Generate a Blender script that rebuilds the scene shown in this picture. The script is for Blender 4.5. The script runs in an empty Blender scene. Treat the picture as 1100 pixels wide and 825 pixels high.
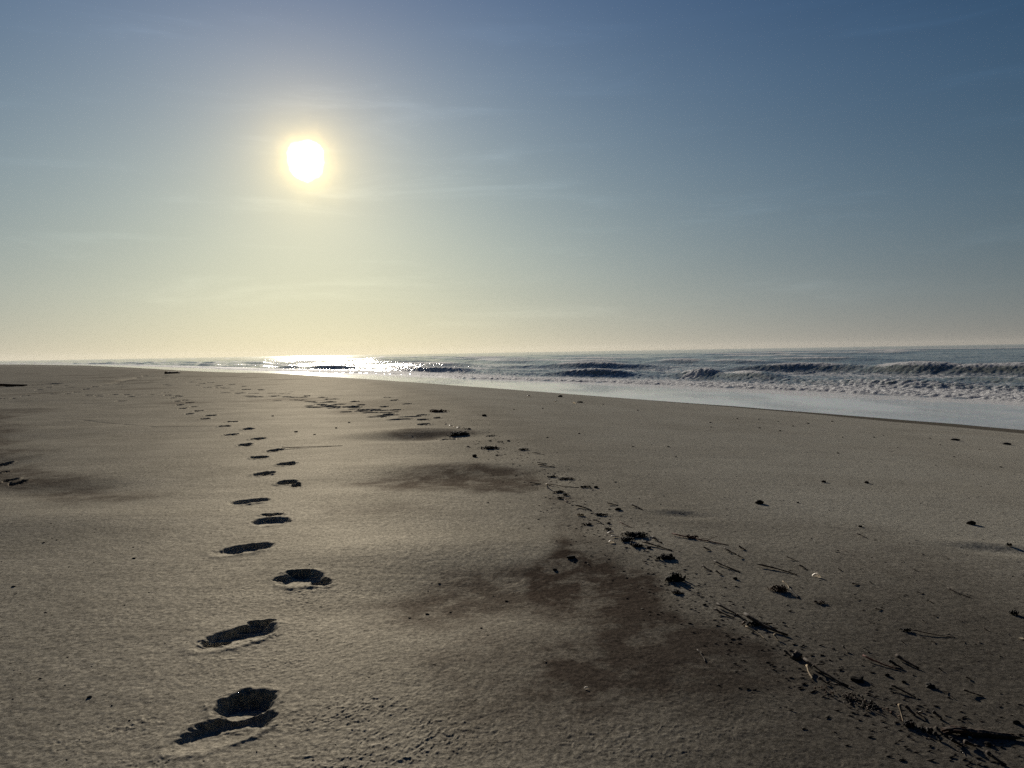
import bpy, bmesh, math, random, bisect
import numpy as np
from mathutils import Vector, Matrix

random.seed(7)
sc = bpy.context.scene
COL = sc.collection
R = math.radians

# ------------------------------------------------------------------ camera model (photo is 1100 x 825)
PW, PH, FPX = 1100.0, 825.0, 785.0
EYE = np.array([0.0, 0.0, 1.30])
ROLL, PITCH = 0.0165, -R(2.48)
F_ = np.array([0.0, math.cos(PITCH), math.sin(PITCH)])
r0 = np.array([1.0, 0.0, 0.0]); u0 = np.cross(r0, F_)
Rv = r0 * math.cos(ROLL) - u0 * math.sin(ROLL)
Uv = u0 * math.cos(ROLL) + r0 * math.sin(ROLL)

def ray(px, py):
    d = F_ * FPX + Rv * (px - PW / 2) + Uv * (PH / 2 - py)
    return d / np.linalg.norm(d)

sun_dir = ray(329, 172)
SUN_EL = math.asin(sun_dir[2]); SUN_AZ = math.atan2(sun_dir[0], sun_dir[1])

# ------------------------------------------------------------------ numpy noise
def _h(ix, iy, seed):
    n = (ix.astype(np.int64) * 374761393 + iy.astype(np.int64) * 668265263 + seed * 974634777) & 0x7fffffff
    n = ((n ^ (n >> 13)) * 1274126177) & 0x7fffffff
    n = ((n ^ (n >> 16)) * 2246822519) & 0x7fffffff
    return (n & 0xffffff) / float(0xffffff) * 2 - 1

def vn(x, y, seed=0):
    x = np.asarray(x, float); y = np.asarray(y, float)
    ix = np.floor(x); iy = np.floor(y); fx = x - ix; fy = y - iy
    u = fx * fx * fx * (fx * (fx * 6 - 15) + 10); v = fy * fy * fy * (fy * (fy * 6 - 15) + 10)
    a = _h(ix, iy, seed); b = _h(ix + 1, iy, seed); c = _h(ix, iy + 1, seed); d = _h(ix + 1, iy + 1, seed)
    return (a + (b - a) * u) * (1 - v) + (c + (d - c) * u) * v

def fbm(x, y, seed=0, o=4, g=.5):
    s = 0; a = 1; t = 0
    for k in range(o):
        ca, sa = math.cos(.6 * k), math.sin(.6 * k)
        s = s + a * vn((x * ca - y * sa) * 2 ** k + 13.7 * k, (x * sa + y * ca) * 2 ** k - 7.1 * k, seed + k); t += a; a *= g
    return s / t

def ss(e0, e1, x):
    t = np.clip((x - e0) / (e1 - e0), 0, 1)
    return t * t * (3 - 2 * t)

# ------------------------------------------------------------------ the shape of the beach
ZW = -1.2
def table(pts, smooth):
    pts = np.array(pts, float); ys = np.arange(-400, 3000, 1.0)
    xs = np.interp(ys, pts[:, 1], pts[:, 0])
    k = np.hanning(2 * smooth + 3); k /= k.sum()
    for _ in range(2):
        xs = np.convolve(np.pad(xs, smooth + 1, mode='edge'), k, 'valid')
    return ys, xs
SY, SX = table([(200, -400), (24, 0), (19.4, 10), (14.9, 21.3), (10, 31), (-3.4, 53.8), (-24, 85), (-46, 116), (-100, 195), (-175, 300), (-300, 450), (-560, 700), (-1300, 1200), (-4000, 3000)], 5)
CY, CX = table([(120, -400), (4.4, -10), (1.9, -1), (1.36, 2.4), (.87, 4.55), (.35, 9.1), (-1.1, 17), (-3.8, 26), (-7.5, 36), (-17, 53), (-31, 70), (-65, 113), (-112, 160), (-170, 210), (-330, 330), (-700, 560), (-1400, 1000), (-4500, 3000)], 2)
SLOPE = np.gradient(SX); SCOS = 1 / np.sqrt(1 + SLOPE ** 2); SARC = np.cumsum(1 / SCOS)
def shore_t(X, Y):
    return (X - np.interp(Y, SY, SX)) * np.interp(Y, SY, SCOS)
def shore_s(X, Y):
    t = shore_t(X, Y); yy = Y - t * np.interp(Y, SY, SLOPE) * np.interp(Y, SY, SCOS) * -1 * 0.55
    return np.interp(yy, SY, SARC)
def crest_u(X, Y):
    g = np.interp(Y, CY, np.gradient(CX))
    return (X - np.interp(Y, CY, CX)) / np.sqrt(1 + g * g)

BUMPS = []      # (x, y, half length, half width, angle, height)
def H0(X, Y):
    t = shore_t(X, Y); u = crest_u(X, Y)
    r = u / np.maximum(u - t, .5)
    rr = np.clip(r, 0, 1)
    g = rr ** 1.25 * .92 + .08 * rr
    z = ZW * g
    z = np.where(t > 0, ZW - .03 * t - .03 * ss(0, 4, t), z)
    z = np.maximum(z, -6)
    far = ss(40, 260, np.hypot(X, Y))
    z = z + np.where(t < 0, (1 - ss(-14, -1, t)) * (fbm(X / 5.5, Y / 9, 3, 3) * (.028 + .10 * far)), 0)
    dd = np.hypot(X, Y); z = z + np.where(t < -3, .022 * fbm(X / 2.6, Y / 1.5, 14, 3) * ss(9, 20, dd) * (1 - ss(60, 110, dd)) * ss(0, -2, u), 0)
    z = z + .006 * fbm(X / 1.3, Y / 1.0, 9, 3) * (1 - ss(-6, -1, t))
    # the ground behind the camera and inland swells gently into low dunes
    z = z + np.where(t < -40, (1 - np.exp(-np.clip(-t - 60, 0, 400) / 120)) * .9 * (.6 + .6 * fbm(X / 40, Y / 40, 22, 3)), 0) * ss(40, 130, -X)
    for (bx, by, L, W, a, h) in BUMPS:
        ca, sa = math.cos(a), math.sin(a); dx = X - bx; dy = Y - by
        p = (dx * ca + dy * sa) / L; q = (-dx * sa + dy * ca) / W
        z = z + h * np.exp(-(p * p + q * q))
    return z

GRID = None     # once the sheet is built: fast height look-up on it
def gz(x, y):
    rads, zz, lim, nin = GRID
    r = math.hypot(x, y); j = min(max(bisect.bisect(rads, r) - 1, 0), len(rads) - 2); fj = (r - rads[j]) / (rads[j + 1] - rads[j])
    a = (math.atan2(x, y) + lim) / (2 * lim) * (nin - 1); i = min(max(int(a), 0), nin - 2); fi = min(max(a - i, 0), 1)
    return float((zz[j, i] * (1 - fi) + zz[j, i + 1] * fi) * (1 - fj) + (zz[j + 1, i] * (1 - fi) + zz[j + 1, i + 1] * fi) * fj)
def at(px, py):
    d = [float(v) for v in ray(px, py)]; z = 0.0; x = y = 0
    for k in range(30):
        s = (z - 1.30) / d[2]; x = d[0] * s; y = d[1] * s
        zn = gz(x, y) if GRID else float(H0(np.array([x]), np.array([y]))[0])
        z = z + .6 * (zn - z)
        if abs(zn - z) < 1e-5: break
    return x, y, z

def bump(px, py, wpx, dep, h, ang=0.0):
    x, y, _ = at(px, py); BUMPS_NEW.append((x, y, wpx * y / FPX, dep, ang, h))
BUMPS_NEW = []
bump(452, 463, 55, .45, .055, -.1)       # drift ledge with a shaded near side
bump(452, 469, 60, .45, -.05, -.1)
bump(250, 458, 70, .8, .02)
bump(470, 500, 110, .7, .035); bump(470, 514, 120, .55, -.035)
bump(500, 590, 190, .40, .03); bump(480, 640, 160, .5, -.03)
bump(20, 470, 50, 1.2, -.05); bump(70, 525, 90, .5, -.05); bump(60, 560, 160, .5, .035)
bump(-20, 500, 40, .7, -.06)
bump(722, 549, 26, .10, .012, -.2); bump(735, 553, 30, .12, -.014, -.2)
bump(1060, 585, 45, .12, .012, -.2); bump(1070, 591, 40, .12, -.015, -.2)
bump(425, 470, 60, .3, -.02)
bump(60, 410, 90, 3, .10); bump(30, 420, 70, 2.5, -.08)
bump(250, 402, 60, 3, .08)
BUMPS = BUMPS_NEW

# ------------------------------------------------------------------ footprints: pits of one or more lobes pressed into the sand
LOBES = []      # x, y, A, B, angle, depth, rim
def lobe(x, y, A, B, ang, D, rim=.25): LOBES.append((x, y, A, B, ang, D, rim))
def lobe_px(px, py, A, B, ang, D, rim=.25):
    x, y, _ = at(px, py); lobe(x, y, A, B, ang, D, rim)
# nearest prints, lobe by lobe (angle: 90 deg = pointing away from the viewer); MOUNDS are the sand heaped back inside them
MOUNDS = []
K_ = .93
def mound_px(px, py, A, B, ang, h):
    x, y, _ = at(px, py); MOUNDS.append((x, y, A, B, ang, h))
lobe_px(263, 757, .120, .100, R(80), .040)
lobe_px(243, 784, .185, .100, R(44), .026)
mound_px(250, 781, .100, .030, R(25), 0.012)
lobe_px(256, 684, .195, .105, R(48), .024)
lobe_px(280, 669, .070, .040, R(35), .022)
mound_px(263, 688, .110, .035, R(48), 0.013)
lobe_px(324, 622, .130, .135, R(10), .023)
lobe_px(342, 626, .060, .080, R(90), .020)
lobe_px(303, 622, .060, .040, R(0), .018)
mound_px(324, 629, .080, .030, R(5), 0.012)
lobe_px(263, 590, .190, .120, R(32), .023)
mound_px(270, 593, .100, .035, R(35), 0.012)
lobe_px(290, 560, .140, .150, R(10), .024)
lobe_px(303, 560, .060, .080, R(80), .020)
lobe_px(268, 539, .175, .125, R(30), .024)
mound_px(275, 541, .100, .035, R(35), 0.011)
lobe_px(235, 689, .070, .045, R(45), .045)
lobe_px(270, 673, .090, .035, R(35), .034)
lobe_px(322, 615, .085, .045, R(0), .045)
lobe_px(342, 623, .035, .050, R(90), .040)
lobe_px(252, 591, .065, .045, R(30), .040)
lobe_px(293, 553, .090, .050, R(0), .045)
rs = random.Random(3)
for (px, py, w) in [(308, 518.5, 20), (318, 521, 9), (284, 509, 21), (308, 498.5, 19), (279, 491.5, 18), (295, 484, 15), (264, 478, 15), (277, 471.5, 14),
                    (249, 467, 13), (267, 461, 13), (241, 458, 13), (249, 453.3, 12), (220, 450, 11), (226, 446.4, 12), (203, 444.7, 9), (213, 441.5, 10), (196, 439, 9),
                    (208, 437, 9), (193, 435, 8), (203, 432.7, 9), (190, 431, 8), (198, 430, 7), (185, 427.7, 8), (180, 424.5, 8), (189, 425.5, 7), (178, 422, 7),
                    (205, 410.5, 9), (211, 407.7, 9), (216, 412, 10), (200, 406, 9), (226, 411, 8), (234, 414.5, 10), (242, 417, 10), (229, 416, 8), (248, 413, 9), (264, 418.6, 11), (262, 415, 9), (272, 422.7, 12), (280, 419, 9),
                    (294, 425.5, 12), (303.6, 423, 14), (311, 421, 9), (324, 427, 12), (322.7, 430, 13), (330, 425.5, 7), (347, 427, 9), (355.5, 429, 13), (354, 431.8, 12), (346, 435, 10), (381.4, 431.5, 10), (380, 437, 11), (391, 440.5, 13), (388, 435, 8),
                    (412.7, 437, 10), (425, 440.5, 13), (418, 445, 12), (411, 448, 11), (453.6, 446, 12), (455, 451, 12), (456, 456, 14), (482, 472.6, 17), (470, 449, 8), (438, 434, 10), (424, 430, 9), (416, 427, 8),
                    (27, 425.5, 8), (33, 423, 7), (42, 419, 8), (51, 416, 7), (60, 413.5, 6), (73, 423, 9), (82, 421.5, 7), (92, 418, 8), (102, 415.5, 7), (112, 414, 7), (124, 412, 8), (135, 409, 7), (145, 406.5, 7), (156, 404, 7), (168, 404.5, 7), (176, 405.5, 7), (186, 406, 8), (194, 407, 8),
                    (95, 424.5, 9), (105, 424.5, 7), (122, 424, 9), (136, 424, 10), (162, 424, 8), (130, 431, 11), (4, 428, 7), (14, 428, 6),
                    (5, 499, 11), (0, 508, 9), (12, 516, 9), (20, 519, 8),
                    ]:
    x, y, _ = at(px, py); A = w * y / FPX * .50
    a = rs.uniform(-.3, .5); sc_d = min(1, .3 + 9 / y)
    lobe(x, y, min(A, .42), .125 + .0016 * y, a, .055 * (1 + y / 40), .25)
    if y < 20:
        lobe(x + rs.uniform(-.05, .05), y - rs.uniform(.02, .09), A * .6, .10, a + .5, .04)
# old, half-filled prints and hollows far off
for k in range(70):
    px = rs.choice([rs.gauss(240, 60), rs.uniform(0, 190), rs.gauss(380, 50)]); py = rs.uniform(401, 426) if px < 200 else 408 + (px - 200) * .16 + rs.uniform(-1, 8)
    x, y, _ = at(px, py)
    if y < 130: lobe(x, y, rs.uniform(.12, .3), .13, rs.uniform(-.4, .4), .03 * (1 + y / 60), .25)

def prints(X0, Y0, Z0):
    M0 = np.nonzero((np.hypot(X0, Y0) < 130) & (Y0 > 1.5) & (X0 < 1.5) & (X0 > -.9 * Y0)); X, Y, Z = X0[M0], Y0[M0], Z0[M0]
    wx = .013 * fbm(X * 9, Y * 9, 41, 3) + .008 * vn(X * 40, Y * 40, 47); wy = .013 * fbm(X * 9, Y * 9, 52, 3) + .008 * vn(X * 40, Y * 40, 57)
    fl = fbm(X * 22, Y * 22, 65, 3); wx = wx + .004 * fbm(X * 70, Y * 70, 48, 2); wy = wy + .004 * fbm(X * 70, Y * 70, 58, 2)
    D = np.zeros_like(Z); RIM = np.zeros_like(Z); near = np.zeros_like(Z)
    for (x, y, A, B, a, d, rim) in LOBES:
        m = np.nonzero((np.abs(X - x) < 2.2 * max(A, B) + .06) & (np.abs(Y - y) < 2.2 * max(A, B) + .06))
        if not len(m[0]): continue
        dx = X[m] + wx[m] - x; dy = Y[m] + wy[m] - y; ca, sa = math.cos(a), math.sin(a)
        q = np.sqrt(((dx * ca + dy * sa) / A) ** 2 + ((-dx * sa + dy * ca) / B) ** 2)
        D[m] = np.maximum(D[m], d * (1 - ss(.66, 1.08, q)) * (1 + .6 * np.clip(dy / max(min(A, B), .6 * max(A, B)), -1, 1)) * (1 + .12 * fl[m]))
        RIM[m] = np.maximum(RIM[m], d * rim * .9 * np.exp(-((q - 1.18) / .17) ** 2))
    Z = Z - D + RIM * (D < .012) * (.5 + .7 * fbm(X * 14, Y * 14, 61, 2))
    for (x, y, A, B, a, h) in MOUNDS:
        m = np.nonzero((np.abs(X - x) < .4) & (np.abs(Y - y) < .4)); dx = X[m] + wx[m] * 1.5 - x; dy = Y[m] + wy[m] * 1.5 - y; ca, sa = math.cos(a), math.sin(a)
        Z[m] += h * np.exp(-np.sqrt(((dx * ca + dy * sa) / A) ** 4 + ((-dx * sa + dy * ca) / B) ** 2)) * (1 + .5 * fl[m])
    Zo = Z0.copy(); Zo[M0] = Z
    return Zo, D

# kicked-up clods around the near prints and on the bottom edge
CLODS = [(190, 790, .45, .17, 1.0), (160, 800, .30, .13, 1.0), (300, 640, .25, .3, .6), (230, 640, .22, .25, .6), (310, 700, .3, .3, .5), (405, 770, .28, .35, .9), (385, 800, .25, .2, .8), (350, 640, .2, .3, .4),
         (240, 560, .2, .3, .4), (330, 575, .3, .4, .35), (245, 720, .3, .3, .45), (830, 800, .9, .4, .35), (700, 800, .6, .3, .4), (330, 660, .3, .3, .6)]

def detail(X, Y, Z):
    dist = np.hypot(X, Y)
    m = np.nonzero((dist < 16) & (Y > 0))
    x, y = X[m], Y[m]
    f = (1 - ss(9, 16, dist[m]))
    z = f * (.0011 * fbm(x * 16, y * 16, 71, 3) + .0009 * fbm(x * 55, y * 55, 75, 2))
    c = np.zeros_like(x)
    for (px, py, w, d, k) in CLODS:
        cx, cy, _ = at(px, py); c += k * np.exp(-((x - cx) / w) ** 2 - ((y - cy) / d) ** 2)
    c = np.clip(c, 0, 1)
    n = fbm(x * 85 + 1.2 * vn(x * 30, y * 30, 88), y * 85 + 1.2 * vn(x * 30, y * 30, 89), 81, 3)
    k = c * (.25 + .75 * ss(-.35, .45, fbm(x * 5, y * 5, 83, 3)))
    z += k * (.0034 * np.clip(n - .02, 0, 1) + .0012 * n) + .0011 * np.clip(n, 0, 1) * ss(0, .5, fbm(x * 3, y * 3, 84, 3))
    # wind ripple streaks, very faint
    z += f * .0005 * vn(x * 5 + 2 * vn(x, y, 90), y * 22, 91)
    Z = Z.copy(); Z[m] += z
    return Z

# thin drag line from a blown stalk
def groove(X, Y, Z, pts, w, d):
    P = [at(*p)[:2] for p in pts]
    for (a, b) in zip(P[:-1], P[1:]):
        ax, ay = a; bx, by = b; L2 = (bx - ax) ** 2 + (by - ay) ** 2
        m = np.nonzero((X > min(ax, bx) - .3) & (X < max(ax, bx) + .3) & (Y > min(ay, by) - .3) & (Y < max(ay, by) + .3))
        if not len(m[0]): continue
        t = np.clip(((X[m] - ax) * (bx - ax) + (Y[m] - ay) * (by - ay)) / L2, 0, 1)
        dd = np.hypot(X[m] - ax - t * (bx - ax), Y[m] - ay - t * (by - ay)) + .02 * vn(X[m] * 4, Y[m] * 4, 5)
        Z[m] -= d * np.exp(-(dd / w) ** 2)
    return Z

def sdf(P, X, Y):
    P = np.array(P); d = np.full(X.shape, 1e9); ins = np.zeros(X.shape, bool); n = len(P)
    for i in range(n):
        a = P[i]; b = P[(i + 1) % n]; e = b - a
        t = np.clip(((X - a[0]) * e[0] + (Y - a[1]) * e[1]) / (e @ e), 0, 1)
        d = np.minimum(d, np.hypot(X - a[0] - t * e[0], Y - a[1] - t * e[1]))
        c = ((a[1] > Y) != (b[1] > Y)) & (X < (b[0] - a[0]) * (Y - a[1]) / (b[1] - a[1] + 1e-12) + a[0])
        ins ^= c
    return np.where(ins, -d, d)

STAINS_AND_SHADE = [  # polygon in the photo, soft edge (m), noise, strength
    ([(560, 610), (590, 590), (600, 560), (625, 590), (660, 610), (720, 637), (780, 668), (838, 702), (850, 722), (800, 740), (740, 752), (650, 760), (585, 745), (600, 705), (640, 675), (590, 650), (548, 632)], .12, .22, 1.0),
    ([(400, 650), (480, 615), (560, 602), (640, 612), (700, 640), (640, 668), (540, 662), (450, 680), (410, 668)], .16, .25, .72),
    ([(440, 700), (540, 675), (620, 690), (640, 730), (600, 775), (480, 785)], .2, .35, .42),
    ([(590, 735), (660, 710), (740, 720), (800, 760), (700, 775), (620, 770)], .12, .2, .7),
    ([(375, 520), (430, 507), (500, 499), (560, 503), (600, 518), (560, 530), (500, 527), (430, 526)], .22, .35, .75),
    ([(-60, 430), (10, 445), (14, 475), (30, 500), (70, 512), (125, 526), (130, 536), (90, 537), (30, 528), (-60, 530)], .35, .5, .66),
    ([(405, 466), (440, 461), (490, 463), (500, 467), (440, 472)], .25, .4, .6),  # no stain: shade on the drift ledge's near side, painted darker
    ([(590, 530), (612, 545), (640, 575), (655, 600), (620, 600), (598, 572)], .2, .3, .5),
    ([(350, 548), (430, 540), (470, 546), (420, 556), (360, 556)], .2, .3, .3),
    ([(850, 610), (1000, 590), (1140, 600), (1140, 700), (1000, 680), (900, 650)], .4, .5, .35),
    ([(820, 545), (900, 555), (960, 575), (900, 580), (780, 560)], .5, .5, .25),
]

# ------------------------------------------------------------------ mesh sheets on a polar grid
def polar(angs, rads, closed=True):
    A, Rr = np.meshgrid(angs, rads); X = Rr * np.sin(A); Y = Rr * np.cos(A)
    nr, na = A.shape
    idx = np.arange(nr * na).reshape(nr, na)
    nxt = np.roll(idx, -1, axis=1) if closed else idx[:, 1:]
    cur = idx if closed else idx[:, :-1]
    a = cur[:-1]; b = nxt[:-1]; c = nxt[1:]; d = cur[1:]
    F = np.stack([a, d, c, b], -1).reshape(-1, 4)
    return X, Y, F

def angles(nin, lim, nout):
    inn = np.linspace(-lim, lim, nin)
    out = np.linspace(lim, 2 * math.pi - lim, nout + 2)[1:-1]
    return np.concatenate([inn, out])

def logr(segs):
    r = [segs[0][0]]
    for (a, b, n) in segs:
        r += list(np.exp(np.linspace(math.log(a), math.log(b), n + 1))[1:])
    return np.array(r)

def sheet(name, V, F, attrs, mat):
    me = bpy.data.meshes.new(name)
    me.vertices.add(len(V)); me.vertices.foreach_set('co', V.astype(np.float32).ravel())
    me.loops.add(len(F) * 4); me.loops.foreach_set('vertex_index', F.astype(np.int32).ravel())
    me.polygons.add(len(F)); me.polygons.foreach_set('loop_start', np.arange(0, len(F) * 4, 4, dtype=np.int32))
    me.update(calc_edges=True)
    me.polygons.foreach_set('use_smooth', np.ones(len(F), bool))
    for k, v in attrs.items():
        at_ = me.attributes.new(k, 'FLOAT', 'POINT'); at_.data.foreach_set('value', v.astype(np.float32).ravel())
    me.materials.append(mat); me.validate()
    o = bpy.data.objects.new(name, me); COL.objects.link(o); o['kind'] = 'structure'
    return o

# ------------------------------------------------------------------ materials
def mat(name):
    m = bpy.data.materials.new(name); m.use_nodes = True; nt = m.node_tree; nt.nodes.clear()
    out = nt.nodes.new('ShaderNodeOutputMaterial'); return m, nt, out
def N(nt, t, **k):
    n = nt.nodes.new(t)
    for a, v in k.items():
        if a.startswith('i_'): n.inputs[a[2:].replace('_', ' ')].default_value = v
        else: setattr(n, a, v)
    return n
def L(nt, a, b): nt.links.new(a, b)
def math_(nt, op, a, b=None, c=None, clamp=False):
    n = nt.nodes.new('ShaderNodeMath'); n.operation = op; n.use_clamp = clamp
    for i, v in enumerate((a, b, c)):
        if v is None: continue
        if isinstance(v, (int, float)): n.inputs[i].default_value = v
        else: nt.links.new(v, n.inputs[i])
    return n.outputs[0]
def mixc(nt, f, a, b, mode='MIX'):
    n = nt.nodes.new('ShaderNodeMix'); n.data_type = 'RGBA'; n.blend_type = mode
    for s, v in ((n.inputs[0], f), (n.inputs[6], a), (n.inputs[7], b)):
        if isinstance(v, (int, float)): s.default_value = v
        elif isinstance(v, tuple): s.default_value = (*v, 1)
        else: nt.links.new(v, s)
    return n.outputs[2]
def noise(nt, vec, scale, detail=3, rough=.5, dist=0):
    n = N(nt, 'ShaderNodeTexNoise'); n.inputs['Scale'].default_value = scale; n.inputs['Detail'].default_value = detail
    n.inputs['Roughness'].default_value = rough; n.inputs['Distortion'].default_value = dist
    if vec is not None: L(nt, vec, n.inputs['Vector'])
    return n.outputs['Fac']
def remap(nt, v, a, b, c=0., d=1.):
    n = N(nt, 'ShaderNodeMapRange'); n.interpolation_type = 'SMOOTHSTEP'
    L(nt, v, n.inputs['Value'])
    for k, x in zip(('From Min', 'From Max', 'To Min', 'To Max'), (a, b, c, d)): n.inputs[k].default_value = x
    return n.outputs['Result']
def attr(nt, name):
    n = N(nt, 'ShaderNodeAttribute', attribute_name=name); return n.outputs['Fac']
def scaled(nt, vec, s):
    n = N(nt, 'ShaderNodeVectorMath', operation='MULTIPLY'); L(nt, vec, n.inputs[0]); n.inputs[1].default_value = s; return n.outputs[0]

def sand_material():
    m, nt, out = mat('sand')
    P = N(nt, 'ShaderNodeNewGeometry').outputs['Position']
    b = N(nt, 'ShaderNodeBsdfPrincipled')
    grain = noise(nt, P, 45, 7, .92); grain2 = noise(nt, P, 110, 4, .8); patch = noise(nt, P, 1.1, 5, .6); streak = noise(nt, scaled(nt, P, (.8, 4.0, 1)), .9, 5, .6)
    base = mixc(nt, remap(nt, patch, .35, .65), (.480, .443, .362), (.555, .513, .422))
    base = mixc(nt, remap(nt, streak, .42, .66, 0, .35), base, (.37, .338, .275))
    st = attr(nt, 'stain_shade')
    sn = math_(nt, 'MULTIPLY', st, remap(nt, noise(nt, P, 4, 6, .7, .3), .38, .56, .50, 1.1), clamp=True)
    base = mixc(nt, math_(nt, 'MULTIPLY', sn, .88, clamp=True), base, (.062, .036, .026))
    base = mixc(nt, math_(nt, 'MULTIPLY', attr(nt, 'pale'), .75), base, (.66, .625, .525))
    base = mixc(nt, attr(nt, 'dim_falloff'), base, (.135, .120, .100))
    base = mixc(nt, attr(nt, 'wet'), base, (.15, .130, .100))
    g = remap(nt, grain, .34, .66, .40, 1.60)
    gg = N(nt, 'ShaderNodeCombineColor'); [L(nt, g, gg.inputs[i]) for i in range(3)]
    base = mixc(nt, 1.0, base, gg.outputs[0], 'MULTIPLY')
    # dark mineral grains and tiny shell flecks
    sp = noise(nt, P, 55, 1, .5)
    base = mixc(nt, remap(nt, sp, .70, .76, 0, .7), base, (.03, .026, .02))
    L(nt, base, b.inputs['Base Color'])
    rough = mixc(nt, attr(nt, 'wet'), (.72, .72, .72), (.55, .55, .55))
    L(nt, rough, b.inputs['Roughness'])
    b.inputs['Specular IOR Level'].default_value = .10
    h = math_(nt, 'ADD', math_(nt, 'MULTIPLY', grain, .35), grain2)
    bp = N(nt, 'ShaderNodeBump'); bp.inputs['Strength'].default_value = 1.0; bp.inputs['Distance'].default_value = .014
    L(nt, h, bp.inputs['Height']); 
    bp2 = N(nt, 'ShaderNodeBump'); bp2.inputs['Strength'].default_value = .15; bp2.inputs['Distance'].default_value = .02
    L(nt, noise(nt, scaled(nt, P, (1, 2.2, 1)), 12, 4, .6), bp2.inputs['Height']); L(nt, bp2.outputs[0], bp.inputs['Normal'])
    df = N(nt, 'ShaderNodeBsdfDiffuse'); df.inputs['Roughness'].default_value = .6; L(nt, base, df.inputs['Color']); L(nt, bp.outputs[0], df.inputs['Normal'])
    gl = N(nt, 'ShaderNodeBsdfGlossy'); L(nt, rough, gl.inputs['Roughness']); L(nt, mixc(nt, .06, base, (.60, .56, .48)), gl.inputs['Color']); L(nt, bp2.outputs[0], gl.inputs['Normal'])
    mx = N(nt, 'ShaderNodeMixShader'); mx.inputs[0].default_value = .14; L(nt, df.outputs[0], mx.inputs[1]); L(nt, gl.outputs[0], mx.inputs[2])
    nt.nodes.remove(b); L(nt, mx.outputs[0], out.inputs[0])
    return m

def water_material():
    m, nt, out = mat('sea_water')
    P = N(nt, 'ShaderNodeNewGeometry').outputs['Position']
    film = attr(nt, 'film'); foam = attr(nt, 'foam'); face = attr(nt, 'face')
    w = N(nt, 'ShaderNodeBsdfPrincipled'); w.inputs['IOR'].default_value = 1.33; w.inputs['Subsurface Weight'].default_value = .8; w.inputs['Subsurface Radius'].default_value = (.8, 1, .85); w.inputs['Subsurface Scale'].default_value = .6
    c = mixc(nt, face, (.19, .205, .195), (.30, .31, .25))
    c = mixc(nt, film, c, (.93, .93, .91)); L(nt, c, w.inputs['Base Color'])
    L(nt, math_(nt, 'MULTIPLY_ADD', film, .02, .09), w.inputs['Roughness'])
    hb = math_(nt, 'ADD', noise(nt, P, 1.6, 5, .62), math_(nt, 'MULTIPLY', noise(nt, P, .35, 3, .5), 2.0))
    bp = N(nt, 'ShaderNodeBump'); bp.inputs['Distance'].default_value = .095
    L(nt, hb, bp.inputs['Height']); L(nt, math_(nt, 'MULTIPLY', math_(nt, 'MULTIPLY_ADD', film, -.93, 1.0), remap(nt, noise(nt, P, .11, 4, .6), .35, .65, .35, 1.3)), bp.inputs['Strength']); L(nt, bp.outputs[0], w.inputs['Normal'])
    f = N(nt, 'ShaderNodeBsdfPrincipled'); f.inputs['Base Color'].default_value = (.92, .93, .95, 1); f.inputs['Roughness'].default_value = .8
    f.inputs['Subsurface Weight'].default_value = 1.0; f.inputs['Subsurface Radius'].default_value = (1, 1, 1); f.inputs['Subsurface Scale'].default_value = .22
    bf = N(nt, 'ShaderNodeBump'); bf.inputs['Strength'].default_value = .9; bf.inputs['Distance'].default_value = .06
    L(nt, noise(nt, P, 5, 5, .7), bf.inputs['Height']); L(nt, bf.outputs[0], f.inputs['Normal'])
    k = math_(nt, 'ADD', foam, math_(nt, 'MULTIPLY', math_(nt, 'SUBTRACT', noise(nt, P, 3.0, 7, .75, .4), .5), 1.9))
    k = remap(nt, k, .40, .62)
    k = math_(nt, 'MULTIPLY', k, remap(nt, foam, .0, .12))
    mx = N(nt, 'ShaderNodeMixShader'); L(nt, k, mx.inputs[0]); L(nt, w.outputs[0], mx.inputs[1]); L(nt, f.outputs[0], mx.inputs[2])
    tr = N(nt, 'ShaderNodeBsdfTranslucent'); tr.inputs[0].default_value = (.93, .93, .94, 1); L(nt, bf.outputs[0], tr.inputs['Normal'])
    fm = N(nt, 'ShaderNodeMixShader'); fm.inputs[0].default_value = .3; L(nt, f.outputs[0], fm.inputs[1]); L(nt, tr.outputs[0], fm.inputs[2]); L(nt, fm.outputs[0], mx.inputs[2])
    L(nt, mx.outputs[0], out.inputs[0])
    return m

def simple(name, c1, c2, rough=.8, scale=40, bumpd=.002, spec=.3):
    m, nt, out = mat(name)
    tc = N(nt, 'ShaderNodeTexCoord').outputs['Object']
    b = N(nt, 'ShaderNodeBsdfPrincipled'); b.inputs['Roughness'].default_value = rough; b.inputs['Specular IOR Level'].default_value = spec
    n = noise(nt, tc, scale, 5, .6)
    L(nt, mixc(nt, remap(nt, n, .35, .65), c1, c2), b.inputs['Base Color'])
    bp = N(nt, 'ShaderNodeBump'); bp.inputs['Strength'].default_value = .6; bp.inputs['Distance'].default_value = bumpd
    L(nt, noise(nt, scaled(nt, tc, (1, 1, 1)), scale * 2, 4, .6), bp.inputs['Height']); L(nt, bp.outputs[0], b.inputs['Normal'])
    L(nt, b.outputs[0], out.inputs[0]); return m

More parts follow.
